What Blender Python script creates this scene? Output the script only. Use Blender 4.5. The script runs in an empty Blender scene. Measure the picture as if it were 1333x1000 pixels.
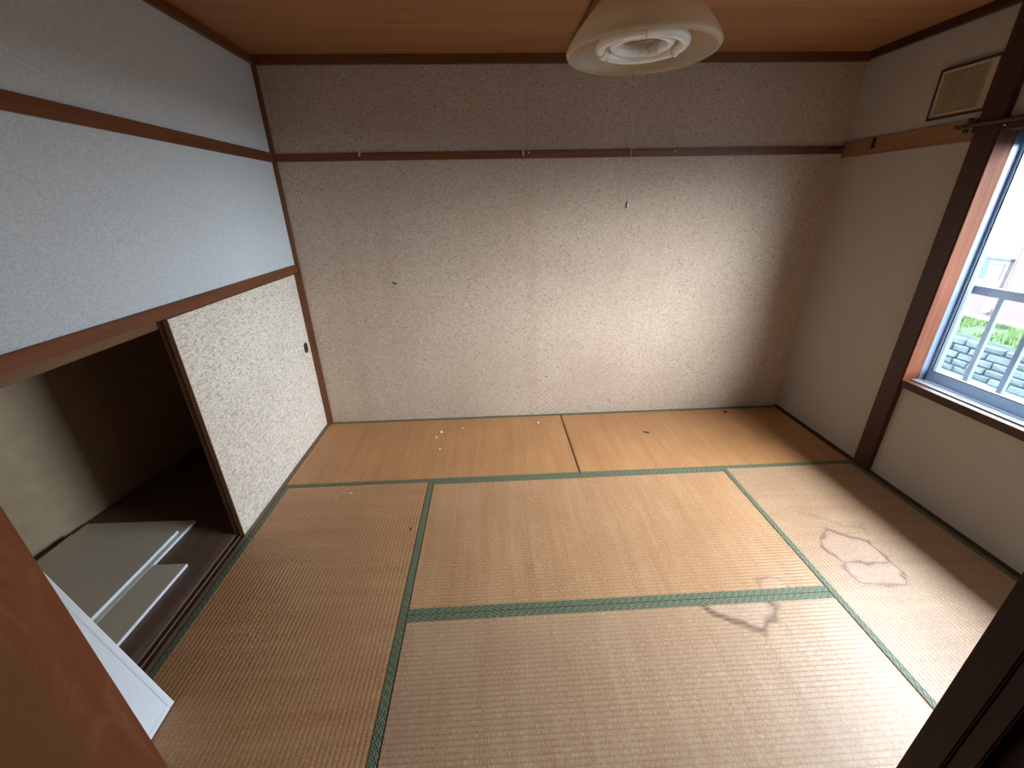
import bpy, bmesh, math, random
import numpy as np
from mathutils import Matrix, Vector
random.seed(4); rng = np.random.default_rng(7)
sc = bpy.context.scene
COL = sc.collection

# ------------------------------------------------------------------ camera
CAM = Vector((1.273, -2.931, 1.513)); ROLL, PITCH, YAW = -0.019, 0.411, 0.042
fwd = Vector((math.sin(YAW)*math.cos(PITCH), math.cos(YAW)*math.cos(PITCH), -math.sin(PITCH)))
rgt = Vector((math.cos(YAW), -math.sin(YAW), 0)); up = rgt.cross(fwd)
rr = math.cos(ROLL)*rgt + math.sin(ROLL)*up; uu = -math.sin(ROLL)*rgt + math.cos(ROLL)*up
cd = bpy.data.cameras.new('camera'); cam = bpy.data.objects.new('camera', cd); COL.objects.link(cam)
cd.sensor_fit = 'HORIZONTAL'; cd.sensor_width = 36; cd.lens = 536.81/1333*36; cd.clip_start = 0.01; cd.clip_end = 300
M = Matrix((rr, uu, -fwd)).transposed().to_4x4(); M.translation = CAM; cam.matrix_world = M
sc.camera = cam

# ------------------------------------------------------------------ light: an overcast sky, seen through the window
w = bpy.data.worlds.new('overcast_sky'); sc.world = w; w.use_nodes = True
bg = w.node_tree.nodes['Background']; bg.inputs[0].default_value = (0.83, 0.93, 1.0, 1)
# overcast sky, brighter overhead than at the horizon
nt = w.node_tree; tcw = nt.nodes.new('ShaderNodeTexCoord'); sxw = nt.nodes.new('ShaderNodeSeparateXYZ'); nt.links.new(tcw.outputs['Generated'], sxw.inputs[0])
mxw = nt.nodes.new('ShaderNodeMath'); mxw.operation = 'MAXIMUM'; mxw.inputs[1].default_value = 0.0; nt.links.new(sxw.outputs[2], mxw.inputs[0])
maw = nt.nodes.new('ShaderNodeMath'); maw.operation = 'MULTIPLY_ADD'; maw.inputs[1].default_value = 0.7; maw.inputs[2].default_value = 2.6; nt.links.new(mxw.outputs[0], maw.inputs[0])
nt.links.new(maw.outputs[0], bg.inputs[1])
# the sun behind thin cloud: a wide soft glow
sl = bpy.data.lights.new('hazy_sun', 'SUN'); sl.energy = 1.5; sl.angle = math.radians(75); sl.color = (1.0, .97, .97)
so = bpy.data.objects.new('hazy_sun', sl); COL.objects.link(so)
so.rotation_euler = Vector((-.50, .60, -.62)).to_track_quat('-Z', 'Y').to_euler()
def portal(name, loc, rot, sx, sy):
    l = bpy.data.lights.new(name, 'AREA'); l.shape = 'RECTANGLE'; l.size = sx; l.size_y = sy; l.cycles.is_portal = True
    o = bpy.data.objects.new(name, l); o.location = loc; o.rotation_euler = rot; COL.objects.link(o)
portal('window_portal', (3.70, -1.735, 1.19), (0, math.pi/2, 0), 1.2, 1.56)
sc.view_settings.view_transform = 'Standard'; sc.view_settings.look = 'None'; sc.view_settings.gamma = 1
sc.view_settings.use_curve_mapping = False
sc.view_settings.exposure = 3.9
sc.cycles.diffuse_bounces = 8; sc.cycles.max_bounces = 16; sc.cycles.transparent_max_bounces = 16
sc.cycles.caustics_reflective = False; sc.cycles.caustics_refractive = False
sc.cycles.use_denoising = True

# ------------------------------------------------------------------ materials
class T:
    def __init__(s, name):
        s.m = bpy.data.materials.new(name); s.m.use_nodes = True
        s.t = s.m.node_tree; s.b = s.t.nodes['Principled BSDF']; s.out = s.t.nodes['Material Output']
    def n(s, typ, **kw):
        n = s.t.nodes.new(typ)
        for k, v in kw.items():
            if k.startswith('_'): setattr(n, k[1:], v)
            else: s.set(n, k, v)
        return n
    def set(s, n, k, v):
        i = n.inputs[int(k[1:])] if k[0] == 'i' and k[1:].isdigit() else n.inputs[k.replace('_', ' ')]
        if hasattr(v, 'bl_idname') and hasattr(v, 'outputs'): v = v.outputs[0]
        if isinstance(v, bpy.types.NodeSocket): s.t.links.new(v, i)
        else:
            if isinstance(v, tuple) and len(v) == 3 and i.type == 'RGBA': v = (*v, 1)
            i.default_value = v
    def coord(s, scale=(1,1,1), rot=(0,0,0)):
        c = s.n('ShaderNodeTexCoord'); mp = s.n('ShaderNodeMapping'); s.t.links.new(c.outputs['Object'], mp.inputs[0])
        mp.inputs['Scale'].default_value = scale; mp.inputs['Rotation'].default_value = rot; return mp
    def noise(s, vec, scale, detail=4, rough=.55, dist=0):
        return s.n('ShaderNodeTexNoise', Vector=vec, Scale=scale, Detail=detail, Roughness=rough, Distortion=dist)
    def ramp(s, fac, *stops):
        r = s.n('ShaderNodeValToRGB', Fac=fac); e = r.color_ramp.elements
        while len(e) < len(stops): e.new(0.5)
        for el, (p, c) in zip(e, stops):
            el.position = p; el.color = (c, c, c, 1) if not isinstance(c, tuple) else (*c, 1)
        return r
    def mix(s, fac, a, b, blend='MIX'):
        m = s.n('ShaderNodeMix', _data_type='RGBA', _blend_type=blend)
        s.set(m, 'i0', fac); s.set(m, 'i6', a); s.set(m, 'i7', b); return m.outputs[2]
    def math(s, op, a, b=0.0, c=None):
        m = s.n('ShaderNodeMath', _operation=op); s.set(m, 'i0', a); s.set(m, 'i1', b)
        if c is not None: s.set(m, 'i2', c)
        return m
    def bump(s, h, strength=.3, dist=.002):
        b = s.n('ShaderNodeBump', Strength=strength, Distance=dist, Height=h); s.t.links.new(b.outputs[0], s.b.inputs['Normal'])
    def fin(s, col, rough=.6, spec=.4, metal=0):
        s.set(s.b, 'Base_Color', col); s.set(s.b, 'Roughness', rough); s.b.inputs['Specular IOR Level'].default_value = spec
        s.b.inputs['Metallic'].default_value = metal; return s.m

def plain(name, col, rough=.6, spec=.4, metal=0, vary=.12, scale=30):
    t = T(name); n = t.noise(t.coord(), scale)
    c = t.mix(t.ramp(n, (.3, 0.), (.7, 1.)), tuple(x*(1-vary) for x in col), tuple(min(1, x*(1+vary)) for x in col))
    t.bump(n, .08, .001)
    return t.fin(c, rough, spec, metal)

def wood(name, dark, light, axis, rough=.45, scale=1.0, spec=.4):
    t = T(name); s = [60*scale]*3; s['xyz'.index(axis)] = 2.2*scale
    v = t.coord(tuple(s)); n1 = t.noise(v, 1.0, 6, .6, .6)
    s2 = [9*scale]*3; s2['xyz'.index(axis)] = 1.0*scale
    n2 = t.noise(t.coord(tuple(s2)), 1.0, 3)
    c = t.mix(t.ramp(n1, (.3, 0.), (.72, 1.)), dark, light)
    c = t.mix(t.ramp(n2, (.35, 0.), (.7, .55)), c, tuple(x*.62 for x in dark))
    t.bump(n1, .12, .001)
    return t.fin(c, rough, spec)

def mat_tatami(name, pale, deep):
    """woven rush: warp ridges are real geometry; colour differs from rush to rush"""
    t = T(name)
    streak = t.noise(t.coord((420, 3.0, 1)), 1.0, 3, .6)
    broad = t.noise(t.coord((22, 1.3, 1)), 1.0, 4, .6)
    fine = t.noise(t.coord((230, 75, 1)), 1.0, 2, .5)
    blot = t.noise(t.coord((3, 3, 1)), 1.0, 3, .5)
    c = t.mix(t.ramp(broad, (.3, 0.), (.7, 1.)), deep, pale)
    c = t.mix(t.ramp(streak, (.35, 0.), (.72, .5)), c, tuple(x*.6 for x in deep))
    c = t.mix(t.ramp(fine, (.46, 0.), (.70, .7)), c, tuple(min(1, x*1.30) for x in pale))
    c = t.mix(t.ramp(blot, (.42, 0.), (.7, .3)), c, tuple(x*.8 for x in deep))
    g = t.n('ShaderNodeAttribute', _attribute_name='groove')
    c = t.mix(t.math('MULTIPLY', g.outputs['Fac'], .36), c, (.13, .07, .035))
    bl = t.n('ShaderNodeAttribute', _attribute_name='bleach')
    c = t.mix(t.math('MULTIPLY', bl.outputs['Fac'], .16), c, (.52, .43, .38))
    st = t.n('ShaderNodeAttribute', _attribute_name='stain')
    c = t.mix(st.outputs['Fac'], c, (.085, .030, .012))
    # little knots where warp and rush cross
    t.bump(streak, .25, .0008)
    return t.fin(c, .42, .5)

def mat_heri():
    t = T('green_woven_border')
    tc = t.n('ShaderNodeTexCoord'); sp = t.n('ShaderNodeSeparateXYZ', Vector=tc.outputs['Object'])
    x, y = sp.outputs[0], sp.outputs[1]
    w_ = 2*math.pi
    blk = t.math('SIGN', t.math('SINE', t.math('ADD', t.math('MULTIPLY', x, w_/.030), t.math('MULTIPLY', y, w_/.028))))
    yy = t.math('MULTIPLY', y, blk)
    a = t.math('SINE', t.math('MULTIPLY', t.math('ADD', t.math('MULTIPLY', x, .62), yy), w_/.0090))
    bsel = t.math('SINE', t.math('ADD', t.math('MULTIPLY', x, w_/.030), t.math('MULTIPLY', y, -w_/.028)))
    n = t.noise(tc.outputs['Object'], 300, 2)
    n2 = t.noise(tc.outputs['Object'], 14, 3)
    h = t.math('ADD', t.math('MULTIPLY', a, .5), t.math('MULTIPLY', bsel, .12))
    f = t.math('ADD', h, t.math('MULTIPLY', n, .5))
    c = t.mix(t.ramp(f, (.15, 0.), (.8, 1.)), (.032, .048, .026), (.26, .29, .18))
    c = t.mix(t.ramp(n2, (.45, 0.), (.75, .5)), c, (.12, .12, .06))
    t.bump(h, .35, .0008)
    return t.fin(c, .55, .35)

def mat_wall(name, base, dark, light, fleck=1.0, blotch=.35, blotcol=None, drips=0.0):
    t = T(name); v = t.coord()
    n = t.noise(t.coord((1, 1, 1.6)), 105, 3, .6); f = t.noise(t.coord((70, 70, 150)), 1.0, 2, .5, .8)
    f2 = t.noise(t.coord((90, 90, 260)), 1.0, 2, .5, 1.2)
    big = t.noise(v, 1.6, 4, .55)
    c = t.mix(t.ramp(n, (.35, 0.), (.65, 1.)), tuple(x*(1-.24*fleck) for x in base), tuple(min(1, x*(1+.14*fleck)) for x in base))
    c = t.mix(t.ramp(f, (.585, 0.), (.68, .85*fleck)), c, dark)
    c = t.mix(t.ramp(f2, (.60, 0.), (.70, .6*fleck)), c, light)
    c = t.mix(t.ramp(big, (.40, 0.), (.72, blotch)), c, blotcol or dark)
    if drips:
        dn = t.noise(t.coord((5.5, 1, .45)), 1.0, 3, .5, .3)
        c = t.mix(t.ramp(dn, (.56, 0.), (.70, drips)), c, blotcol)
    t.bump(n, .25*max(fleck, .35), .0012)
    return t.fin(c, .75, .25)

def mat_fusuma():
    t = T('patterned_door_paper')
    d = t.noise(t.coord(), 9, 3)
    v = t.coord((1, 62, 175), (0.35, 0, 0))
    vm = t.n('ShaderNodeVectorMath', _operation='MULTIPLY_ADD'); t.set(vm, 'i0', d.outputs['Color']); vm.inputs[1].default_value = (0, 3, 4); t.set(vm, 'i2', v)
    vo = t.n('ShaderNodeTexVoronoi', Vector=vm, Scale=1.0); vo.feature = 'SMOOTH_F1'
    n = t.noise(t.coord(), 240, 2)
    big = t.noise(t.coord(), 2.6, 4)
    f = t.math('ADD', vo.outputs['Distance'], t.math('MULTIPLY', n, .25))
    c = t.mix(t.ramp(f, (.35, 0.), (.85, 1.)), (.82, .745, .66), (.47, .405, .33))
    c = t.mix(t.ramp(big, (.5, 0.), (.8, .35)), c, (.50, .42, .32))
    t.bump(f, .3, .0015)
    return t.fin(c, .5, .4)

def mat_glass():
    t = T('window_glass'); nt = t.t
    tr = nt.nodes.new('ShaderNodeBsdfTransparent'); tr.inputs[0].default_value = (.93, .96, .98, 1)
    gl = nt.nodes.new('ShaderNodeBsdfGlossy'); gl.inputs['Roughness'].default_value = .02
    lw = nt.nodes.new('ShaderNodeLayerWeight'); lw.inputs[0].default_value = .5
    pw = t.math('POWER', lw.outputs['Facing'], 5.0); fr = t.math('MULTIPLY_ADD', pw, .7, .03)
    mx = nt.nodes.new('ShaderNodeMixShader'); nt.links.new(fr.outputs[0], mx.inputs[0]); nt.links.new(tr.outputs[0], mx.inputs[1]); nt.links.new(gl.outputs[0], mx.inputs[2])
    nt.links.new(mx.outputs[0], t.out.inputs[0]); return t.m

def mat_shade():
    t = T('cream_translucent_plastic'); nt = t.t
    n = t.noise(t.coord((1, 1, 3)), 6, 4)
    col = t.mix(t.ramp(n, (.35, 0.), (.7, 1.)), (.80, .72, .58), (.88, .82, .70))
    t.fin(col, .22, .5)
    tl = nt.nodes.new('ShaderNodeBsdfTranslucent'); nt.links.new(col, tl.inputs[0])
    m1 = nt.nodes.new('ShaderNodeMixShader'); m1.inputs[0].default_value = .35
    nt.links.new(t.b.outputs[0], m1.inputs[1]); nt.links.new(tl.outputs[0], m1.inputs[2])
    tr = nt.nodes.new('ShaderNodeBsdfTransparent'); tr.inputs[0].default_value = (1, .93, .8, 1)
    m2 = nt.nodes.new('ShaderNodeMixShader'); m2.inputs[0].default_value = .46
    nt.links.new(m1.outputs[0], m2.inputs[1]); nt.links.new(tr.outputs[0], m2.inputs[2]); nt.links.new(m2.outputs[0], t.out.inputs[0])
    return t.m

def mat_ceiling():
    t = T('printed_wood_ceiling')
    n1 = t.noise(t.coord((1.2, 46, 1)), 1.0, 5, .6, .5); n2 = t.noise(t.coord((.6, 9, 1)), 1.0, 3); n3 = t.noise(t.coord((3, 240, 1)), 1.0, 2)
    c = t.mix(t.ramp(n1, (.3, 0.), (.7, 1.)), (.30, .135, .05), (.42, .205, .082))
    c = t.mix(t.ramp(n2, (.4, 0.), (.75, .5)), c, (.22, .095, .036))
    c = t.mix(t.ramp(n3, (.55, 0.), (.75, .3)), c, (.22, .10, .04))
    return t.fin(c, .5, .35)

def mat_jamb():
    t = T('worn_reddish_jamb_wood')
    n1 = t.noise(t.coord((30, 30, 3)), 1.0, 5, .6, .6); n2 = t.noise(t.coord((9, 16, 5)), 1.0, 5, .65, 1.2)
    c = t.mix(t.ramp(n1, (.3, 0.), (.7, 1.)), (.56, .195, .09), (.66, .265, .13))
    c = t.mix(t.ramp(n2, (.47, 0.), (.60, .75)), c, (.74, .40, .22))
    # the side next the passage has faded to a yellower brown
    tc = t.n('ShaderNodeTexCoord'); sp = t.n('ShaderNodeSeparateXYZ', Vector=tc.outputs['Object'])
    e = t.math('ADD', sp.outputs[1], t.math('MULTIPLY', t.noise(t.coord((4, 4, 3)), 1.0, 4), .035))
    c = t.mix(t.ramp(t.math('MULTIPLY_ADD', e, 40., 106.0), (.0, 1.), (.9, 0.)), c, (.48, .28, .11))
    t.bump(n1, .1, .001)
    return t.fin(c, .5, .35)

MT = {}
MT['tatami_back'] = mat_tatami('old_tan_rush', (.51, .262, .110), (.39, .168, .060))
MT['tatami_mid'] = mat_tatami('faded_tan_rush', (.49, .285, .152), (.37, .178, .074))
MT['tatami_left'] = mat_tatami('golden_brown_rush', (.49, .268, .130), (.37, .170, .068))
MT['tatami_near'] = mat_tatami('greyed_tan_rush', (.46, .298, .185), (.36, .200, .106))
MT['heri'] = mat_heri()
MT['core'] = plain('straw_core', (.20, .13, .07))
MT['wall_back'] = mat_wall('flecked_beige_wallpaper', (.515, .398, .305), (.16, .10, .06), (.64, .55, .47), 1.0, .35, (.36, .25, .185), .2)
MT['wall_left'] = mat_wall('pale_wallpaper', (.595, .64, .67), (.45, .48, .50), (.72, .76, .79), .55, .12, (.53, .55, .56))
MT['wall_right'] = mat_wall('plain_greige_wallpaper', (.44, .405, .36), (.33, .29, .25), (.50, .47, .42), .18, .14, (.37, .33, .28))
for ax in 'xyz':
    MT['trim_'+ax] = wood('reddish_brown_trim_'+ax, (.135, .040, .015), (.21, .070, .029), ax)
    MT['dark_'+ax] = wood('dark_brown_post_'+ax, (.045, .016, .010), (.080, .029, .016), ax)  # same trim wood, darkened to carry the shade of the right side
    MT['frame_'+ax] = wood('brown_door_frame_'+ax, (.16, .075, .035), (.24, .12, .06), ax)
MT['sill_y'] = wood('greyed_closet_sill', (.15, .092, .066), (.22, .145, .108), 'y')
MT['orange_y'] = wood('orange_brown_rail', (.26, .125, .055), (.38, .20, .095), 'y')
MT['reveal'] = wood('weathered_red_casing', (.055, .012, .004), (.130, .040, .014), 'z', .7, .5, .12)
MT['jamb'] = mat_jamb()
MT['ceiling'] = mat_ceiling()
MT['fusuma'] = mat_fusuma()
MT['closet_wall'] = plain('closet_plywood', (.42, .31, .20), .7, .2, vary=.08, scale=12)
MT['closet_floor'] = wood('closet_floor_board', (.125, .068, .046), (.175, .10, .07), 'y', .55)
MT['white_board'] = plain('white_laminate', (.84, .90, .96), .35, .5, vary=.02, scale=8)
MT['grey_board'] = plain('grey_beige_laminate', (.55, .475, .365), .3, .5, vary=.04, scale=5)  # white boards' tops: the closet's dimness is put into this grey-beige
MT['alu'] = plain('silver_aluminium', (.085, .115, .18), .4, .5, .2, .05, 40)
MT['alu_sash'] = plain('pale_blue_sash', (.40, .58, .80), .4, .5, .2, .04, 40)  # sash aluminium with blue sky light put into its colour
MT['alu_track'] = plain('worn_aluminium_track', (.45, .48, .52), .3, .5, .4, .05, 40)
MT['alu_dark'] = plain('dark_gasket', (.03, .035, .045), .5)
MT['glass'] = mat_glass()
MT['black'] = plain('black_plastic', (.012, .011, .011), .4, .5)
MT['rail_brown'] = plain('dark_bronze_rail', (.075, .055, .05), .4, .5)
MT['vent'] = plain('yellowed_vent_plastic', (.50, .41, .28), .5)
MT['vent_brown'] = plain('brown_vent_inside', (.06, .033, .02), .6)
MT['vent_dark'] = plain('dark_vent_frame', (.045, .028, .022), .5)
MT['shade'] = mat_shade()
MT['tube'] = plain('white_tube_glass', (.86, .87, .88), .15, .6, vary=.01)
MT['white_plastic'] = plain('white_lamp_plastic', (.80, .78, .74), .35, .5, vary=.03)
MT['steel'] = plain('bright_steel', (.75, .74, .72), .25, .5, .9, .05)
MT['tan_metal'] = plain('tan_lamp_plate', (.42, .28, .16), .4)
MT['cord'] = plain('pale_string', (.62, .50, .40), .8)
MT['crumb'] = plain('pale_plaster_crumb', (.72, .62, .46), .8)
MT['debris_dark'] = plain('dark_scrap', (.05, .03, .02), .8)
MT['railing'] = plain('blue_grey_paint', (.030, .045, .085), .45, .5)
MT['railing_white'] = plain('white_paint', (.12, .125, .135), .5)
MT['siding'] = plain('pale_pink_siding', (.058, .039, .038), .7, .3, vary=.03, scale=3)
MT['siding_trim'] = plain('white_siding_trim', (.060, .055, .058), .6)
MT['teal'] = plain('teal_blind', (.010, .062, .056), .5)
MT['pane_dark'] = plain('far_window_pane', (.09, .085, .10), .15, .6)
MT['blue_grey'] = plain('far_blind_box', (.025, .035, .07), .5)
MT['stone'] = plain('blue_grey_stone', (.028, .037, .043), .85, .2, vary=.3, scale=4)
MT['stone_gap'] = plain('mossy_mortar', (.016, .025, .026), .9, .2)
MT['asphalt'] = plain('grey_road', (.045, .060, .068), .9, .2, vary=.15, scale=3)
MT['soil'] = plain('grassy_soil', (.035, .055, .032), .9, .1, vary=.3, scale=5)
MT['grass'] = plain('bright_grass', (.040, .066, .022), .7, .2, vary=.35, scale=2)
MT['concrete'] = plain('grey_concrete', (.30, .30, .30), .85, .2)
MT['hall_floor'] = wood('passage_floorboard', (.20, .11, .055), (.30, .18, .09), 'x')

# ------------------------------------------------------------------ geometry helpers
def link(name, me, mat, parent=None):
    o = bpy.data.objects.new(name, me); COL.objects.link(o)
    if mat is not None and not me.materials: me.materials.append(MT[mat] if isinstance(mat, str) else mat)
    if parent is not None: o.parent = parent
    return o
def bm_box(bm, x0, x1, y0, y1, z0, z1):
    v = [bm.verts.new((x, y, z)) for z in (z0, z1) for y in (y0, y1) for x in (x0, x1)]
    for f in ((0,2,3,1), (4,5,7,6), (0,1,5,4), (2,6,7,3), (0,4,6,2), (1,3,7,5)): bm.faces.new([v[i] for i in f])
    return v
def boxes(name, mat, lst, parent=None, bevel=0.0):
    bm = bmesh.new()
    for b in lst: bm_box(bm, *b)
    if bevel: bmesh.ops.bevel(bm, geom=list(bm.edges), offset=bevel, segments=2, affect='EDGES', clamp_overlap=True)
    me = bpy.data.meshes.new(name); bm.to_mesh(me); bm.free()
    return link(name, me, mat, parent)
def box(name, mat, b, parent=None, bevel=0.0): return boxes(name, mat, [b], parent, bevel)
def tube(name, mat, pts, r, parent=None, seg=10, closed=False, smooth=True):
    bm = bmesh.new(); P = [Vector(p) for p in pts]; rings = []; n = len(P)
    for i, p in enumerate(P):
        a = P[(i-1) % n] if (closed or i) else p; b = P[(i+1) % n] if (closed or i < n-1) else p
        d = (b-a).normalized(); ref = Vector((0, 0, 1)) if abs(d.z) < .9 else Vector((1, 0, 0))
        s = d.cross(ref).normalized(); t = s.cross(d)
        rings.append([bm.verts.new(p + r*(math.cos(k*2*math.pi/seg)*s + math.sin(k*2*math.pi/seg)*t)) for k in range(seg)])
    for i in range(n if closed else n-1):
        A, B = rings[i], rings[(i+1) % n]
        for k in range(seg): bm.faces.new((A[k], A[(k+1) % seg], B[(k+1) % seg], B[k]))
    if not closed: bm.faces.new(rings[0]); bm.faces.new(rings[-1])
    bmesh.ops.recalc_face_normals(bm, faces=bm.faces)
    me = bpy.data.meshes.new(name); bm.to_mesh(me); bm.free()
    if smooth: me.polygons.foreach_set('use_smooth', [True]*len(me.polygons))
    return link(name, me, mat, parent)
def lathe(name, mat, prof, c, parent=None, seg=72, cap=False):
    bm = bmesh.new(); rings = []
    for r, z in prof: rings.append([bm.verts.new((c[0]+r*math.cos(2*math.pi*k/seg), c[1]+r*math.sin(2*math.pi*k/seg), c[2]+z)) for k in range(seg)])
    for A, B in zip(rings, rings[1:]):
        for k in range(seg): bm.faces.new((A[k], A[(k+1) % seg], B[(k+1) % seg], B[k]))
    if cap: bm.faces.new(rings[0]); bm.faces.new(rings[-1])
    bmesh.ops.recalc_face_normals(bm, faces=bm.faces)
    me = bpy.data.meshes.new(name); bm.to_mesh(me); bm.free(); me.polygons.foreach_set('use_smooth', [True]*len(me.polygons))
    return link(name, me, mat, parent)
def prism(name, mat, poly, axis, a0, a1, parent=None):
    """extrude a 2D polygon along axis: x -> poly is (y,z); y -> (x,z); z -> (x,y)"""
    bm = bmesh.new(); mk = {'x': lambda p, a: (a, p[0], p[1]), 'y': lambda p, a: (p[0], a, p[1]), 'z': lambda p, a: (p[0], p[1], a)}[axis]
    A = [bm.verts.new(mk(p, a0)) for p in poly]; B = [bm.verts.new(mk(p, a1)) for p in poly]; n = len(poly)
    bm.faces.new(A); bm.faces.new(B)
    for i in range(n): bm.faces.new((A[i], A[(i+1) % n], B[(i+1) % n], B[i]))
    bmesh.ops.recalc_face_normals(bm, faces=bm.faces)
    me = bpy.data.meshes.new(name); bm.to_mesh(me); bm.free(); return link(name, me, mat, parent)
def thing(name, label, cat, loc=(0, 0, 0), group=None):
    o = bpy.data.objects.new(name, None); COL.objects.link(o); o.empty_display_size = .1
    o.location = loc; return tag(o, label, cat, group)
def tag(o, label, cat, group=None):
    o['label'] = label; o['category'] = cat
    if group: o['group'] = group
    return o
def struct(o, label, cat):
    o['kind'] = 'structure'; o['label'] = label; o['category'] = cat; return o
def adopt(root):
    """parts were built in world coordinates; keep them there under an Empty standing at the thing's base"""
    inv = Matrix.Translation(root.location).inverted()
    for c in root.children: c.matrix_parent_inverse = inv

# ------------------------------------------------------------------ room shell (metres; x right, y into the room, z up; mat tops at z = 0)
BY = -0.073      # face of the back wall
LX = -0.012      # face of the left wall
RX = 3.513       # face of the right wall
FY = -2.60       # room-side face of the doorway wall
HC = 2.285       # ceiling
WY0, WY1, WZ0, WZ1 = -2.50, -0.965, .597, 1.769   # window opening
ZL = -0.05
struct(box('floor', 'hall_floor', (-1.2, 3.66, -4.7, .06, -.12, ZL)), 'wooden underfloor beneath the tatami mats', 'floor')
c = struct(box('ceiling', 'ceiling', (-1.2, 3.66, -4.7, .06, HC+.012, HC+.10)), 'brown wood-grain board ceiling with a dark centre batten', 'ceiling')
box('ceiling_board', 'ceiling', (-.02, 1.730, FY-.1, BY+.02, HC, HC+.012), c)
box('ceiling_board', 'ceiling', (1.770, RX+.02, FY-.1, BY+.02, HC, HC+.012), c)
box('batten', 'trim_y', (1.728, 1.773, FY, BY, HC-.012, HC+.011), c)
struct(box('wall_back', 'wall_back', (-1.2, 3.66, BY, .06, ZL, HC+.05)), 'flecked beige papered back wall with brown water stains', 'wall')
struct(boxes('wall_left', 'wall_left', [(-.11, LX, -2.72, BY, 1.14, HC+.05), (-.11, LX, -2.72, -2.49, ZL, 1.14)]), 'pale bluish white papered wall above the closet', 'wall')
struct(boxes('wall_right', 'wall_right', [(RX, 3.64, WY1+.005, BY, ZL, HC+.05), (RX, 3.64, FY-.12, WY0, ZL, HC+.05),
      (RX, 3.64, WY0, WY1+.005, ZL, WZ0-.035), (RX, 3.64, WY0, WY1+.005, WZ1+.03, HC+.05)]), 'plain greige papered wall holding the window', 'wall')
JL, JR = .81, 1.891
struct(boxes('wall_front', 'wall_right', [(-1.2, JL-.10, FY-.12, FY, ZL, HC+.05), (JR+.10, 3.66, FY-.12, FY, ZL, HC+.05), (JL-.10, JR+.10, FY-.12, FY, 1.86, HC+.05)]),
       'plain papered wall around the doorway', 'wall')
# passage behind the doorway
struct(boxes('wall_passage', 'wall_right', [(-1.2, 3.66, -4.75, -4.65, ZL, HC+.05), (-1.2, -1.1, -4.65, FY-.12, ZL, HC+.05), (3.56, 3.66, -4.65, FY-.12, ZL, HC+.05)]),
       'plain papered walls of the passage behind the doorway', 'wall')

ntr = [0]
def trim(mat, b, label, bevel=.002, lst=None):
    ntr[0] += 1
    return struct(boxes('trim_%d' % ntr[0], mat, lst or [b], bevel=bevel), label, 'trim')
# cornice under the ceiling
trim('trim_x', (LX, RX, BY-.022, BY, 2.240, HC), 'dark brown cornice along the back wall')
trim('trim_y', (LX, LX+.022, FY, BY-.022, 2.243, HC), 'dark brown cornice along the left wall')
trim('dark_y', (RX-.026, RX, FY, BY-.022, 2.245, HC), 'dark brown cornice along the right wall')
# picture rails (nageshi)
trim('trim_x', (.012, RX-.004, BY-.014, BY, 1.768, 1.811), 'brown picture rail across the flecked back wall')
trim('trim_y', (LX, LX+.014, FY, BY-.014, 1.765, 1.815), 'brown picture rail across the pale left wall')
trim('orange_y', (RX-.013, RX, -.862, BY, 1.744, 1.832), 'orange-brown wooden rail below the vent')
# corner post, window post, closet lintel
trim('trim_z', (-.045, .013, BY-.014, BY, ZL, 2.241), 'slim brown corner post beside the closet door')
trim('dark_z', (RX-.030, RX+.03, -.962, -.862, ZL, 2.246), 'dark brown post beside the window')
trim('trim_y', None, 'reddish brown lintel over the closet opening', .002,
     [(-.027, .0, -2.49, BY-.012, 1.128, 1.177), (-.13, -.02, -2.49, BY-.012, 1.140, 1.17)])
trim('frame_y', (-.13, -.0785, -2.49, BY-.012, 1.075, 1.145), 'lighter brown rear track piece under the closet lintel')
trim('sill_y', None, 'brown grooved closet sill beside the mats', .0015,
     [(-.026, -.001, -2.49, BY-.012, ZL, .0), (-.0535, -.0505, -2.49, BY-.012, ZL, -.001), (-.115, -.077, -2.49, BY-.012, ZL, .0), (-.11, -.005, -2.49, BY-.012, ZL, -.009)])
trim('trim_z', (-.115, .0, -2.58, -2.485, ZL, 1.10), 'brown closet post behind the leaning white board')
# tatami-yose strips
trim('dark_y', (3.487, RX, FY, -.966, ZL, .006), 'thin dark floor strip under the window wall', .001)
trim('dark_y', (3.487, RX, -.862, BY, ZL, .006), 'thin dark floor strip from window post to back wall', .001)
# doorway
trim('jamb', (JL-.10, JL, FY-.24, FY, ZL, 1.86), 'worn reddish brown doorway jamb on the closet side', .003)
trim('dark_z', None, 'dark grooved doorway jamb on the window side', .002,
     [(JR, JR+.10, FY-.039, FY, ZL, 1.86), (JR+.004, JR+.10, FY-.043, FY-.038, ZL, 1.86), (JR, JR+.10, FY-.064, FY-.042, ZL, 1.86), (JR+.02, JR+.10, FY-.088, FY-.064, ZL, 1.86), (JR+.002, JR+.10, FY-.13, FY-.088, ZL, 1.86)])
trim('trim_x', (JL, JR, FY-.13, FY, ZL, -.004), 'brown threshold of the doorway')
trim('trim_x', (JL, JR, FY-.13, FY, 1.80, 1.86), 'brown head of the doorway')
# window casing
trim('reveal', (RX-.028, 3.574, WY1-.004, WY1+.02, WZ0-.005, WZ1+.002), 'weathered red wood casing at the window post')
trim('reveal', (RX-.026, 3.572, WY0-.02, WY0, WZ0-.005, WZ1+.002), 'red wood casing at the far end of the window')
trim('dark_y', (RX-.022, 3.53, WY0-.03, WY1, .555, WZ0-.001), 'dark brown window sill nosing')
trim('dark_y', (RX-.030, 3.572, WY0-.03, WY1, WZ1, 1.815), 'dark brown window head')

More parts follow.
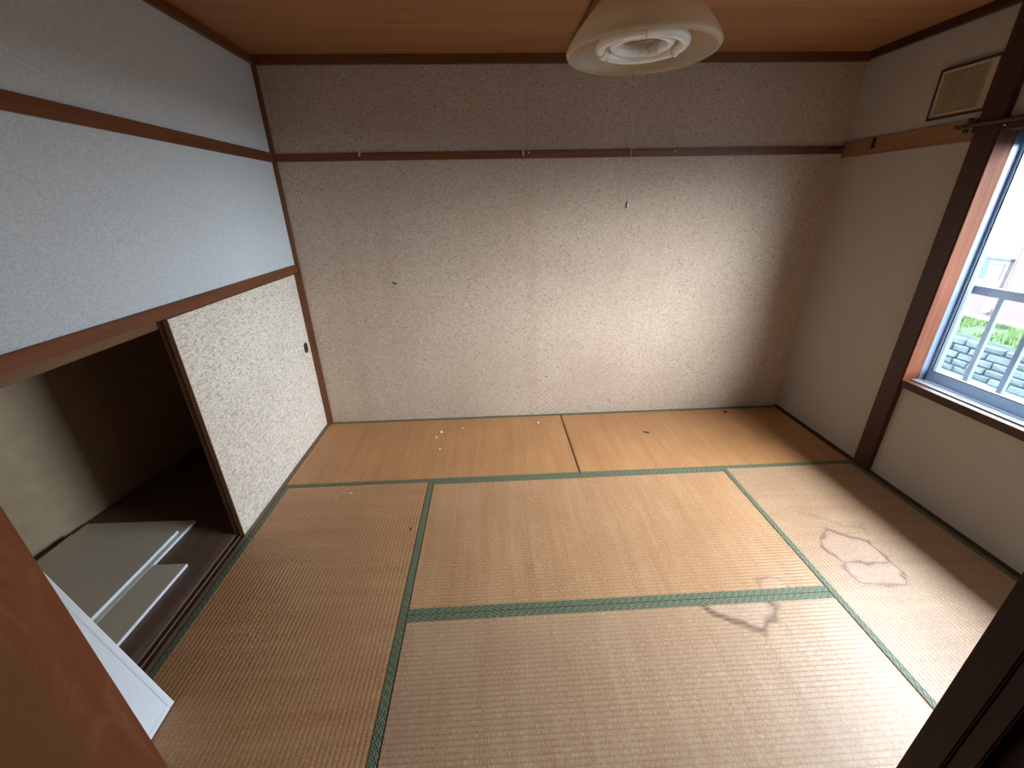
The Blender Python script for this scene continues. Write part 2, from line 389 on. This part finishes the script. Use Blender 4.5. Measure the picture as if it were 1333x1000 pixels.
# ------------------------------------------------------------------ window
win = bpy.data.objects.new('window_1', None); COL.objects.link(win); win.location = (3.6, -1.735, WZ0)
struct(win, 'aluminium sliding window overlooking the pink house', 'window')
box('window_frame', 'alu', (3.572, 3.67, WY1-.003, WY1+.02, WZ0-.03, WZ1+.03), win, .002)
box('window_frame', 'alu', (3.572, 3.67, WY0-.02, WY0+.012, WZ0-.03, WZ1+.03), win, .002)
box('window_frame', 'alu', (3.572, 3.67, WY0, WY1, WZ1-.012, WZ1+.03), win, .002)
box('window_frame', 'alu_track', (3.530, 3.67, WY0, WY1, WZ0-.03, WZ0-.004), win, .001)
for k, x in enumerate((3.532, 3.543, 3.556, 3.568)):
    box('track', 'alu_track', (x, x+.006, WY0, WY1-.002, WZ0-.005, WZ0+.006), win, .001)
box('track_shadow_gap', 'alu_dark', (3.5495, 3.555, WY0, WY1-.002, WZ0-.005, WZ0-.001), win)  # dark strip between two of the tracks
def sash(x0, ya, yb):
    s = box('sash', 'alu_sash', (x0, x0+.026, ya, ya+.032, WZ0, WZ1-.01), win, .002)
    box('stile', 'alu_sash', (x0, x0+.026, yb-.032, yb, WZ0, WZ1-.01), s, .002)
    box('bottom_rail', 'alu_sash', (x0, x0+.026, ya+.032, yb-.032, WZ0, WZ0+.055), s, .002)
    box('top_rail', 'alu_sash', (x0, x0+.026, ya+.032, yb-.032, WZ1-.055, WZ1-.01), s, .002)
    for b in ((ya+.032, ya+.037, WZ0+.055, WZ1-.055), (yb-.037, yb-.032, WZ0+.055, WZ1-.055)): box('gasket', 'alu_dark', (x0+.004, x0+.022, *b), s)
    box('gasket', 'alu_dark', (x0+.004, x0+.022, ya+.037, yb-.037, WZ0+.055, WZ0+.059), s)
    box('pane', 'glass', (x0+.010, x0+.014, ya+.03, yb-.03, WZ0+.05, WZ1-.05), s)
sash(3.612, -1.750, WY1+.016)
sash(3.582, WY0-.012, -1.715)
adopt(win)

# ------------------------------------------------------------------ tatami mats
def poly_d(P, U, V):
    d = np.full(U.shape, 9.0)
    for (ax, ay), (bx, by) in zip(P, P[1:]):
        vx, vy = bx-ax, by-ay; t = np.clip(((U-ax)*vx+(V-ay)*vy)/(vx*vx+vy*vy), 0, 1)
        d = np.minimum(d, np.hypot(U-ax-t*vx, V-ay-t*vy))
    return d
def inside(P, U, V):
    r = np.zeros(U.shape, bool); n = len(P)
    for i in range(n):
        (x1, y1), (x2, y2) = P[i], P[(i+1) % n]
        r ^= ((y1 > V) != (y2 > V)) & (U < (x2-x1)*(V-y1)/(y2-y1+1e-9)+x1)
    return r
def wob(U, V, s, a):  # cheap smooth wobble for ragged stain edges
    return a*(np.sin(U*97*s+3*np.sin(V*61*s))+np.sin(V*113*s+2.2*np.sin(U*53*s+1)))*.5
S1 = [(2.893,-1.418),(2.919,-1.426),(2.94,-1.458),(3.028,-1.504),(3.03,-1.567),(3.027,-1.629),(2.922,-1.627),(2.826,-1.616),(2.806,-1.593),(2.791,-1.537),(2.804,-1.489),(2.85,-1.45),(2.893,-1.418)]
S2 = [(2.826,-1.616),(2.80,-1.645),(2.79,-1.68),(2.807,-1.719),(2.833,-1.736),(2.945,-1.747),(3.004,-1.736),(3.012,-1.72),(3.032,-1.656),(3.027,-1.629),(2.922,-1.627),(2.826,-1.616)]
S3 = [(2.83,-1.28),(2.93,-1.345),(3.00,-1.40),(3.07,-1.42),(3.10,-1.38)]
S4 = [(2.085,-1.795),(2.121,-1.839),(2.178,-1.865),(2.219,-1.884),(2.256,-1.908),(2.29,-1.888),(2.314,-1.87),(2.355,-1.84),(2.372,-1.81),(2.36,-1.79)]
S5 = [(2.365,-1.73),(2.372,-1.683),(2.434,-1.667),(2.474,-1.689),(2.478,-1.73)]
S6 = [(2.36,-1.89),(2.365,-1.92)]
PITCH_R = .0168; HW = .028
def mat_obj(x0, x1, y0, y1, longaxis, material, label, stains=(), bumps=(), fine=False, sides=(1, 1)):
    cx, cy = (x0+x1)/2, (y0+y1)/2; g = .0015
    root = thing('tatami_mat', label, 'mat', (cx, cy, -.05), 'tatami mats')
    L, Wd = ((x1-x0, y1-y0) if longaxis == 'x' else (y1-y0, x1-x0)); L -= 2*g; Wd -= 2*g
    ang = 0 if longaxis == 'x' else math.pi/2
    ca, sa = math.cos(ang), math.sin(ang)
    nv = int(Wd/PITCH_R*8); nu = int(L/(.0055 if fine else .02))
    u = np.linspace(-L/2, L/2, nu); v = np.linspace(-Wd/2, Wd/2, nv)
    U, V = np.meshgrid(u, v, indexing='ij')
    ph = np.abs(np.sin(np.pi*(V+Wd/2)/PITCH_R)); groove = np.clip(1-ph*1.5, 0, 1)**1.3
    Z = .05 - .0012*groove
    X = cx+U*ca-V*sa; Y = cy+U*sa+V*ca
    st = np.zeros(U.shape); bl = np.zeros(U.shape)
    for P, wd, a, closed in stains:
        wx = wob(X, Y, .55, .006); wy = wob(Y, X, .62, .006)
        d = poly_d(P, X+wx, Y+wy); st = np.maximum(st, a*np.clip(1-d/(wd*(1+.6*np.sin(X*41+Y*57))), 0, 1)**.8)
        st = np.maximum(st, .22*a*np.clip(1-d/.03, 0, 1)**2)
        if closed: bl = np.maximum(bl, inside(P, X+wx, Y+wy)*.7)
    st *= .75+.25*np.sin(np.pi*(V+Wd/2)/PITCH_R*2)
    for bx, by in bumps:
        r = np.hypot(X-bx, Y-by); Z += .0028*np.exp(-(r/.018)**2) - .0016*np.exp(-((X-bx-.03)/.008)**2-((Y-by)/.025)**2)
    n = nu*nv; co = np.stack([U.ravel(), V.ravel(), Z.ravel()], 1)
    idx = np.arange(n).reshape(nu, nv); q = np.stack([idx[:-1, :-1], idx[1:, :-1], idx[1:, 1:], idx[:-1, 1:]], -1).reshape(-1, 4)
    # skirt down to the underside
    ring = np.concatenate([idx[:, 0], idx[-1, 1:], idx[-2::-1, -1], idx[0, -2:0:-1]])
    low = co[ring].copy(); low[:, 2] = 0; co = np.concatenate([co, low]); m = len(ring); li = n+np.arange(m)
    sk = np.stack([ring, li, np.roll(li, -1), np.roll(ring, -1)], 1); q = np.concatenate([q, sk])
    me = bpy.data.meshes.new('rush_surface'); me.vertices.add(len(co)); me.vertices.foreach_set('co', co.astype('f').ravel())
    me.loops.add(len(q)*4); me.loops.foreach_set('vertex_index', q.astype('i').ravel())
    me.polygons.add(len(q)); me.polygons.foreach_set('loop_start', np.arange(0, len(q)*4, 4, dtype='i'))
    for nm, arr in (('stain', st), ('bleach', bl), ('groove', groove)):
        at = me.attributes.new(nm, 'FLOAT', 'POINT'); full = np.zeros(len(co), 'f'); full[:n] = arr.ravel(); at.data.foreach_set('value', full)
    me.update(); me.validate(); sm = np.ones(len(q), bool); sm[-m:] = False; me.polygons.foreach_set('use_smooth', sm)
    o = link('rush_surface', me, material, root); o.rotation_euler = (0, 0, ang)
    for k, s in enumerate((-1, 1)):
        if not sides[k]: continue
        bm = bmesh.new(); bm_box(bm, -L/2, L/2, -HW/2, HW/2, 0, .0022)
        bmesh.ops.bevel(bm, geom=list(bm.edges), offset=.0008, segments=1, affect='EDGES')
        hm = bpy.data.meshes.new('cloth_border'); bm.to_mesh(hm); bm.free()
        h = link('cloth_border', hm, 'heri', root); off = s*(Wd/2-HW/2+.0004)
        h.location = (-off*sa, off*ca, .0495); h.rotation_euler = (0, 0, ang); h['label'] = 'green woven cloth border'
    return root
Y1, Y2 = -.88, -1.76
mat_obj(0.0, 1.76, Y1, BY-.004, 'x', 'tatami_back', 'tan tatami mat between the flecked back wall and closet door', bumps=[(1.44, -.25)], fine=True)
mat_obj(1.76, 3.486, Y1, BY-.004, 'x', 'tatami_back', 'tan tatami mat at the back wall beside the window post')
mat_obj(0.0, .88, FY, Y1, 'y', 'tatami_left', 'brown tatami mat lying along the closet sill', bumps=[(.33, -1.0)], fine=True)
mat_obj(.88, 2.64, Y2, Y1, 'x', 'tatami_mid', 'central tatami mat with a small stain loop at its green border', [(S5, .011, .7, True)], [(1.43, -1.08), (1.42, -1.55)], True)
mat_obj(.88, 2.64, FY, Y2, 'x', 'tatami_near', 'tatami mat with a dark V-shaped stain, next to the doorway', [(S4, .018, 1.0, True), (S6, .005, .35, False)], (), True)
mat_obj(2.64, 3.486, FY, Y1, 'y', 'tatami_near', 'tatami mat under the window with ring-shaped water stains', [(S1, .011, 1.0, True), (S2, .011, .85, True), (S3, .016, .4, False)], (), True)

# crumbs on the mats
def crumb(x, y, r, m, label, cat, stretch=1.0, ang=0.0, grp='plaster crumbs on the back mats'):
    bm = bmesh.new(); bmesh.ops.create_icosphere(bm, subdivisions=2, radius=1)
    for v in bm.verts:
        k = 1+.35*math.sin(v.co.x*3.1+x*40)+.25*math.sin(v.co.y*4.3+y*50); v.co = Vector((v.co.x*k*r*stretch, v.co.y*k*r, (v.co.z*k*.5+.45)*r))
    me = bpy.data.meshes.new('crumb'); bm.to_mesh(me); bm.free()
    o = link('plaster_crumb' if cat == 'crumb' else 'scrap', me, m); o.location = (x, y, .0); o.rotation_euler = (0, 0, ang); tag(o, label, cat, grp)
for x, y, r in ((.865, -.297, .009), (.835, -.37, .008), (.879, -.524, .006), (1.019, -.253, .006)):
    crumb(x, y, r, 'crumb', 'tiny pale plaster crumb on the tan back mat', 'crumb')
crumb(1.575, -.216, .010, 'crumb', 'pale plaster crumb beside the seam between the two back mats', 'crumb')
crumb(.416, -.961, .008, 'crumb', 'tiny pale crumb on the brown mat along the closet', 'crumb', grp=None)
crumb(.812, -1.271, .006, 'debris_dark', 'tiny dark scrap on the brown mat along the closet', 'scrap', grp=None)
crumb(2.332, -.414, .006, 'debris_dark', 'short dark twig on the tan mat by the window post', 'scrap', 3.0, -.6, None)
crumb(3.05, -.16, .009, 'debris_dark', 'small brown scrap on the tan mat beside the back wall', 'scrap', 1.8, .3, None)

# ------------------------------------------------------------------ closet
def cb(Y): return -.765+.155*Y
struct(prism('wall_closet', 'closet_wall', [(cb(BY), BY), (cb(-2.5), -2.5), (cb(-2.5)-.08, -2.5), (cb(BY)-.08, BY)], 'z', ZL, 1.25), 'bare brown plywood back of the closet', 'wall')
struct(boxes('wall_closet_ends', 'closet_wall', [(-1.2, -.11, -2.60, -2.5, ZL, 1.3), (-1.2, -.12, BY-.01, BY, ZL, 1.3)]), 'bare plywood ends of the closet', 'wall')
struct(box('ceiling_closet', 'closet_wall', (-1.2, -.11, -2.5, BY, 1.20, 1.26)), 'bare plywood top of the closet', 'ceiling')
struct(box('floor_closet', 'closet_floor', (-1.2, -.114, -2.5, BY, ZL, -.001)), 'dark brown closet floor', 'floor')
def fusuma(xf, y0, y1, label, pull):
    r = thing('sliding_closet_door', label, 'door', ((xf-.011), (y0+y1)/2, -.008)); z0, z1 = -.008, 1.118
    box('door_panel', 'fusuma', (xf-.019, xf-.001, y0+.004, y1-.004, z0+.004, z1-.004), r)
    for a in ((y0, y0+.005), (y1-.005, y1)): box('frame_stile', 'frame_z', (xf-.022, xf-.0014, a[0], a[1], z0, z1), r, .0006)
    for a in ((z0, z0+.006), (z1-.006, z1)): box('frame_rail', 'frame_y', (xf-.022, xf-.0014, y0+.005, y1-.005, a[0], a[1]), r, .0006)
    if pull:
        yc, zc = pull; b = .027; h = .034
        oct_ = lambda s, dx: [(yc+s*b*p, zc+s*h*q) for p, q in ((-1, -.6), (-.5, -1), (.5, -1), (1, -.6), (1, .6), (.5, 1), (-.5, 1), (-1, .6))]
        p = prism('finger_pull', 'black', oct_(1, 0), 'x', xf-.004, xf+.0012, r); p['label'] = 'black octagonal finger pull'
        prism('pull_dish', 'vent_dark', oct_(.68, 0), 'x', xf, xf+.0018, p)
    adopt(r)
fusuma(-.0275, -1.255, BY-.014, 'closet door papered in a silvery rippled pattern with black pull', (-.155, .63))
fusuma(-.0540, -1.250, BY-.014, 'second closet door slid behind the silvery papered one', None)

def board(x0, x1, y0, y1, z0, th, label, rot=0.0):
    r = thing('shelf_board', label, 'board', ((x0+x1)/2, (y0+y1)/2, z0), 'boards lying in the closet')
    hx, hy = (x1-x0)/2, (y1-y0)/2
    box('board_face', 'grey_board', (-hx, hx-.0012, -hy, hy, 0, th), r, .0008)
    e = box('edge_band', 'white_board', (hx-.0012, hx+.0008, -hy, hy, 0.0, th), r); e['label'] = 'bright white edge'  # only the edge facing the window is coloured bright, as lit
    r.rotation_euler = (0, 0, rot)
board(-.93+.02, -.350, -2.30, -1.135, .0, .014, 'grey board with white edge lying at the bottom of the closet stack', -.02)
board(-.92+.02, -.375, -2.34, -1.225, .0145, .014, 'grey board with white edge on top of the closet stack', -.02)
board(-.345, -.195, -2.28, -1.437, .0, .014, 'narrow grey board with white edge lying beside the closet sill', -.02)

# white rimmed board leaning on the closet post
lean = thing('leaning_board', 'white rimmed board leaning against the closet post', 'board', (.16, -2.034, .0))
Lh, Lw, th = .66, .47, .016
box('panel', 'white_board', (-th+.004, -.004, -Lw+.01, -.01, .01, Lh-.01), lean)
for nm, b in (('rim', (-th, 0, -.020, 0, 0, Lh)), ('rim', (-th, 0, -Lw, -Lw+.02, 0, Lh)), ('rim', (-th, 0, -Lw+.02, -.020, 0, .018)), ('rim', (-th, 0, -Lw+.02, -.02, Lh-.018, Lh))):
    box(nm, 'white_board', b, lean, .0015)
lean.rotation_euler = (0, -math.atan2(.128, .547), math.radians(1.5)); lean.location.z = .005

# ------------------------------------------------------------------ ceiling lamp
lc = (1.707, -1.536)
lamp = thing('pendant_lamp', 'cream translucent pendant lamp with two white ring tubes', 'lamp', (lc[0], lc[1], 1.885))
R = .208
prof = [(.196, 0), (.203, .003), (.2065, .008), (.207, .012), (.2035, .020), (.197, .031), (.187, .044), (.173, .062), (.156, .081), (.136, .103), (.112, .126), (.090, .145), (.070, .158), (.05, .164)]
inner = [(r-.0035, z+.001) for r, z in prof[::-1]]
lathe('lamp_shade', 'shade', prof+inner+[prof[0]], (0, 0, 0), lamp)
lathe('lamp_body', 'white_plastic', [(.0, .085), (.036, .083), (.046, .075), (.048, .058), (.060, .052), (.084, .055), (.088, .075), (.080, .115), (.05, .15), (.02, .17)], (0, 0, 0), lamp, 48)
lathe('hub_plate', 'tan_metal', [(.0, .062), (.043, .063), (.046, .07)], (0, 0, 0), lamp, 48)
ringpts = lambda r, z: [(r*math.cos(a), r*math.sin(a), z) for a in (2*math.pi*k/72 for k in range(72))]
o1 = tube('ring_tube', 'tube', ringpts(.113, .024), .0145, lamp, 14, True); o1['label'] = 'large white ring tube'
o2 = tube('ring_tube', 'tube', ringpts(.075, .031), .0145, lamp, 14, True); o2['label'] = 'small white ring tube'
def arc(r, z, a0, a1): return [(r*math.cos(a0+(a1-a0)*k/8), r*math.sin(a0+(a1-a0)*k/8), z) for k in range(9)]
tube('tube_socket', 'white_plastic', arc(.113, .024, 2.35, 2.72), .0165, lamp, 14)
tube('tube_socket', 'white_plastic', arc(.075, .031, .55, 1.05), .0165, lamp, 14)
tube('socket_seam', 'black', arc(.113, .024, 2.735, 2.75), .0150, lamp, 14)
for a in (.3, 2.39, 4.5):
    ca, sa = math.cos(a), math.sin(a)
    tube('tube_clip', 'steel', [(r*ca, r*sa, z) for r, z in ((.058, .066), (.080, .052), (.094, .042), (.0975, .024), (.103, .010), (.113, .007), (.124, .011), (.130, .022))], .0016, lamp, 6)
box('rating_mark', 'black', (-.045, -.012, -.0515, -.0495, .044, .053), lamp)
lathe('starter', 'white_plastic', [(.0, .034), (.008, .036), (.009, .042), (.009, .066)], (.006, -.030, 0), lamp, 16)
tube('pull_cord', 'cord', [(.006, .030, .065), (.007, .036, -.1), (.008, .036, -.37)], .0006, lamp, 6)
lathe('cord_tip', 'white_plastic', [(.0005, 0), (.005, .001), (.006, .008), (.0045, .018), (.001, .022)], (.008, .036, -.391), lamp, 12, True)
tube('lamp_stem', 'black', [(0, 0, .16), (0, 0, .36)], .004, lamp, 8)
lathe('ceiling_rosette', 'white_plastic', [(.001, .385), (.035, .385), (.04, .372), (.03, .352), (.008, .345)], (0, 0, 0), lamp, 32)

# ------------------------------------------------------------------ vent, rail, hooks on the walls
vt = thing('wall_vent', 'cream louvred wall vent in a dark frame beside the window post', 'vent', (RX, -.713, 1.862))
y0, y1, z0, z1 = -.852, -.581, 1.862, 2.077
for b in ((y0, y1, z0, z0+.011), (y0, y1, z1-.011, z1), (y0, y0+.010, z0+.011, z1-.011), (y1-.010, y1, z0+.011, z1-.011)): box('vent_frame', 'vent_dark', (RX-.014, RX, *b), vt, .001)
box('vent_back', 'vent_brown', (RX-.003, RX-.001, y0+.01, y1-.01, z0+.011, z1-.011), vt)
for b in ((y0+.010, y1-.010, z0+.011, z0+.022), (y0+.010, y1-.010, z1-.022, z1-.011), (y0+.010, y0+.042, z0+.022, z1-.022), (y1-.022, y1-.010, z0+.022, z1-.022)): box('vent_border', 'vent', (RX-.010, RX-.003, *b), vt)
ns = 17; za, zb = z0+.022, z1-.022
me0 = None
for k in range(ns):
    z = za+(k+.5)*(zb-za)/ns; h = (zb-za)/ns*.30
    if me0 is None:
        s = prism('slat', 'vent', [(RX-.011, -h-.002), (RX-.009, -h-.003), (RX-.004, h-.001), (RX-.006, h)], 'y', y0+.042, y1-.022, vt); me0 = s.data; s.location.z = z
    else:
        s = link('slat', me0, None, vt); s.location.z = z
adopt(vt)

cr = thing('curtain_rail', 'dark curtain rail running above the window', 'curtain rail', (3.455, -1.7, 1.80))
tube('rail', 'rail_brown', [(3.452, -.800, 1.803), (3.452, -2.56, 1.803)], .0085, cr, 8)
for y in (-.848, -1.70, -2.5):
    br = box('bracket', 'black', (3.444, RX-.030 if y < -.9 else RX-.013, y-.008, y+.008, 1.797, 1.809), cr, .001)
    box('bracket_plate', 'black', ((RX-.034) if y < -.9 else (RX-.017), RX-.030 if y < -.9 else RX-.013, y-.011, y+.011, 1.775, 1.832), br, .001)
    lathe('bracket_knob', 'black', [(.001, -.016), (.011, -.014), (.012, .0), (.001, .004)], (3.455, y, 1.788), br, 12)
    lathe('bracket_knob', 'black', [(.001, -.004), (.010, .0), (.010, .014), (.001, .016)], (3.458, y-.004, 1.818), br, 12)
lathe('rail_end', 'rail_brown', [(.001, -.011), (.011, -.009), (.011, .009), (.001, .011)], (3.452, -.802, 1.803), cr, 12)
adopt(cr)
rv = lathe('rail_screw', 'steel', [(.0005, .002), (.005, .001), (.006, -.002), (.001, -.003)], (0, 0, 0), None, 10); rv.location = (RX-.034, -.985, 1.787); tag(rv, 'tiny bright screw on the window head under the rail', 'screw')

hk = thing('coat_hook', 'dark metal hook on the back rail in the window corner', 'hook', (3.452, BY-.014, 1.793))
tube('hook_arm', 'black', [(3.405, BY-.018, 1.790), (3.430, BY-.030, 1.788), (3.455, BY-.048, 1.790), (3.470, BY-.056, 1.797)], .0065, hk, 8)
lathe('hook_tip', 'steel', [(.0005, -.006), (.005, -.003), (.006, .002), (.001, .006)], (3.472, BY-.058, 1.799), hk, 10, True)
box('hook_plate', 'black', (3.400, 3.440, BY-.019, BY-.014, 1.779, 1.801), hk, .001); adopt(hk)
cl = thing('rail_clip', 'black flat metal clip on the orange-brown rail', 'clip', (RX-.013, -.300, 1.765))
box('clip_plate', 'black', (RX-.0165, RX-.013, -.312, -.289, 1.773, 1.828), cl, .001); box('clip_lip', 'black', (RX-.024, RX-.0165, -.309, -.292, 1.773, 1.780), cl, .001); adopt(cl)
def pin(x, z, label, m, r=.0045):
    p = thing('push_pin', label, 'pin', (x, BY-.014, z), 'pins in the back rail')
    h = lathe('pin_head', m, [(.0005, 0), (r, .001), (r*.8, .005), (r*.5, .009), (.0005, .010)], (0, 0, 0), p, 12); h.rotation_euler = (math.pi/2, 0, 0)
pin(1.520, 1.799, 'white push pin in the back rail beside a small drab hook', 'white_plastic')
pin(2.421, 1.796, 'white push pin alone in the back rail beyond the lamp cord', 'white_plastic')
pin(1.447, 1.794, 'small brass pin in the brown rail beside a white pin', 'tan_metal', .003)
def lhook(x, z, label):
    h = thing('small_hook', label, 'hook', (x, BY-.014, z), 'small hooks on the back rail')
    tube('hook_wire', 'vent', [(x, BY-.014, z+.012), (x, BY-.022, z+.013), (x, BY-.022, z-.012), (x, BY-.030, z-.016), (x, BY-.032, z-.006)], .002, h, 6)
    box('hook_base', 'vent', (x-.006, x+.006, BY-.016, BY-.014, z-.012, z+.018), h, .0005); adopt(h)
lhook(1.487, 1.796, 'small drab hook beside the white pin on the back rail')
lhook(.508, 1.803, 'small drab hook on the back rail at the closet end')
nh = crumbm = None
for x, z in ((.605, 1.040), (.622, 1.036)):
    n_ = lathe('nail_hole', 'debris_dark', [(.0005, .002), (.006, .0015), (.007, 0), (.0005, -.001)], (0, 0, 0), None, 10); n_.rotation_euler = (math.pi/2, 0, 0); n_.location = (x, BY-.001, z)
    tag(n_, 'dark nail mark on the flecked back wall', 'nail mark', 'nail marks on the back wall')

# ------------------------------------------------------------------ outside the window
GZ = -2.5
struct(boxes('roof_eave', 'concrete', [(3.64, 4.14, -6, 3, 2.16, 2.24), (4.10, 4.14, -6, 3, 2.11, 2.16)]), 'plain roof eave over the window outside', 'eave')  # unseen eave added to block high sky light on the nearby floor
struct(boxes('wall_outside', 'siding', [(3.60, 3.66, -6, -4.7, GZ, 2.3), (3.60, 3.66, .06, 3, GZ, 2.3), (3.60, 3.66, -4.7, .06, GZ, -.12)]), 'outer wall of the building below the window', 'wall')
rl = thing('window_railing', 'blue-grey metal railing outside the window', 'railing', (3.9, -1.68, .50))
yA, yB = -.752, -2.62
box('top_rail', 'railing', (3.885, 3.925, yB, yA, 1.022, 1.066), rl, .004)
box('end_rail', 'railing', (3.64, 3.885, yA-.04, yA, 1.022, 1.066), rl, .004); box('end_rail', 'railing', (3.64, 3.885, yB, yB+.04, 1.022, 1.066), rl, .004)
box('bottom_rail', 'railing_white', (3.885, 3.925, yB, yA, .485, .515), rl, .004)
box('end_rail', 'railing_white', (3.64, 3.885, yA-.03, yA, .485, .515), rl, .004); box('end_rail', 'railing_white', (3.64, 3.885, yB, yB+.03, .485, .515), rl, .004)
y = yA-.012; bme = None
while y > yB:
    if bme is None: b = box('bar', 'railing', (-.010, .010, -.012, .012, .0, .508), rl); bme = b.data
    else: b = link('bar', bme, None, rl)
    b.location = (3.905, y, .515); y -= .1665
adopt(rl)
struct(box('ground_road', 'asphalt', (-60, 60, -60, 60, GZ-.2, GZ)), 'grey road surface below the window', 'road')
rw = bpy.data.objects.new('stone_retaining_wall', None); COL.objects.link(rw); rw.location = (12.7, 4, GZ); tag(rw, 'blue-grey stone retaining wall under the grass bank', 'stone wall')
box('mortar_core', 'stone_gap', (12.64, 12.95, -4, 14, GZ, -1.66), rw)
courses = 5; hz = (-1.64-GZ)/courses; smesh = []
for k in range(6):
    bm = bmesh.new(); L = random.uniform(.30, .48); v = bm_box(bm, 0, .12, 0, L, 0, hz-.03)
    for q in v: q.co += Vector((random.uniform(-.02, .03), random.uniform(-.012, .012), random.uniform(-.012, .012)))
    bmesh.ops.bevel(bm, geom=list(bm.edges), offset=.02, segments=1, affect='EDGES')
    me = bpy.data.meshes.new('stone'); bm.to_mesh(me); bm.free(); me.materials.append(MT['stone']); smesh.append((me, L))
for k in range(courses):
    y = -1.5-.2*(k % 2)
    while y < 10.5:
        me, L = random.choice(smesh); s = link('stone', me, None, rw); s.location = (12.58+random.uniform(-.015, .015), y, GZ+k*hz+.012); y += L+.03
adopt(rw)
struct(prism('ground_bank', 'soil', [(12.9, GZ), (12.9, -1.68), (14.05, -1.43), (20.1, -1.43), (20.1, GZ)], 'y', -4, 14), 'grassy bank in front of the pink house', 'ground')
bm = bmesh.new()
for i in range(9000):
    x = random.uniform(12.98, 13.85); y = random.uniform(-3.5, 11.5); z = -1.68+(x-12.9)*.217; z = max(z, -1.68)
    if math.sin(x*5+y*2.1)+math.sin(y*3.7) < -1.1: continue
    h = random.uniform(.06, .20); a = random.uniform(0, 6.28); wd = random.uniform(.010, .022); lx, ly = random.uniform(-.03, .03), random.uniform(-.06, .06)
    bm.faces.new([bm.verts.new(p) for p in ((x-wd*math.cos(a), y-wd*math.sin(a), z), (x+wd*math.cos(a), y+wd*math.sin(a), z), (x+lx, y+ly, z+h))])
me = bpy.data.meshes.new('grass'); bm.to_mesh(me); bm.free(); g = link('grass', me, 'grass'); tag(g, 'bright green grass on the bank before the pink house', 'grass'); g['kind'] = 'stuff'

hs = thing('house', 'pale pink sided house across the road', 'house', (16.5, 5, -1.43)); HX = 14.0
box('wall', 'siding', (HX, 20, -2.0, 13.0, -1.43, 4.4), hs)
box('foundation', 'concrete', (HX-.03, 20.02, -2.02, 13.02, -1.55, -1.36), hs)
for z in (.96, 2.27, 3.4): box('siding_seam', 'blue_grey', (HX-.006, HX, -2, 13, z-.008, z+.008), hs)
for y in (6.826, 3.9, 1.0, 9.7): box('siding_joint', 'siding_trim', (HX-.008, HX, y-.012, y+.012, -1.36, 4.4), hs)
prism('roof', 'blue_grey', [(13.4, 4.35), (13.4, 4.47), (17, 5.9), (20.6, 4.47), (20.6, 4.35)], 'y', -2.5, 13.5, hs)
def hwin(ya, yb, za, zb):
    f = box('window', 'siding_trim', (HX-.06, HX+.01, ya, yb, za, zb), hs, .008)
    ym = ya+(yb-ya)*.47
    box('pane', 'teal', (HX-.068, HX-.058, ym+.06, yb-.03, za+.14, zb-.06), f)
    box('pane', 'pane_dark', (HX-.068, HX-.058, ya+.08, ym-.04, za+.14, zb-.10), f)
    box('pane', 'siding_trim', (HX-.074, HX-.060, ya+.08, ym-.065, za+.15, zb-.155), f)
    box('blind_box', 'blue_grey', (HX-.078, HX-.060, ya+.08, ym-.055, zb-.15, zb-.105), f)
    box('hood', 'blue_grey', (HX-.12, HX, ya-.03, yb+.03, zb, zb+.03), f); box('window_sill', 'siding_trim', (HX-.10, HX, ya-.02, yb+.02, za-.03, za), f)
hwin(6.885, 7.69, -.60, .045); hwin(3.2, 4.0, -.60, .045); hwin(9.9, 10.7, -.60, .045)
mb = box('gas_meter', 'railing_white', (HX-.10, HX, 6.89, 7.01, -1.25, -1.15), hs, .006); box('meter_base', 'blue_grey', (HX-.09, HX, 6.90, 7.00, -1.275, -1.25), mb); box('meter_dial', 'blue_grey', (HX-.105, HX-.099, 6.925, 6.975, -1.215, -1.18), mb)
adopt(hs)
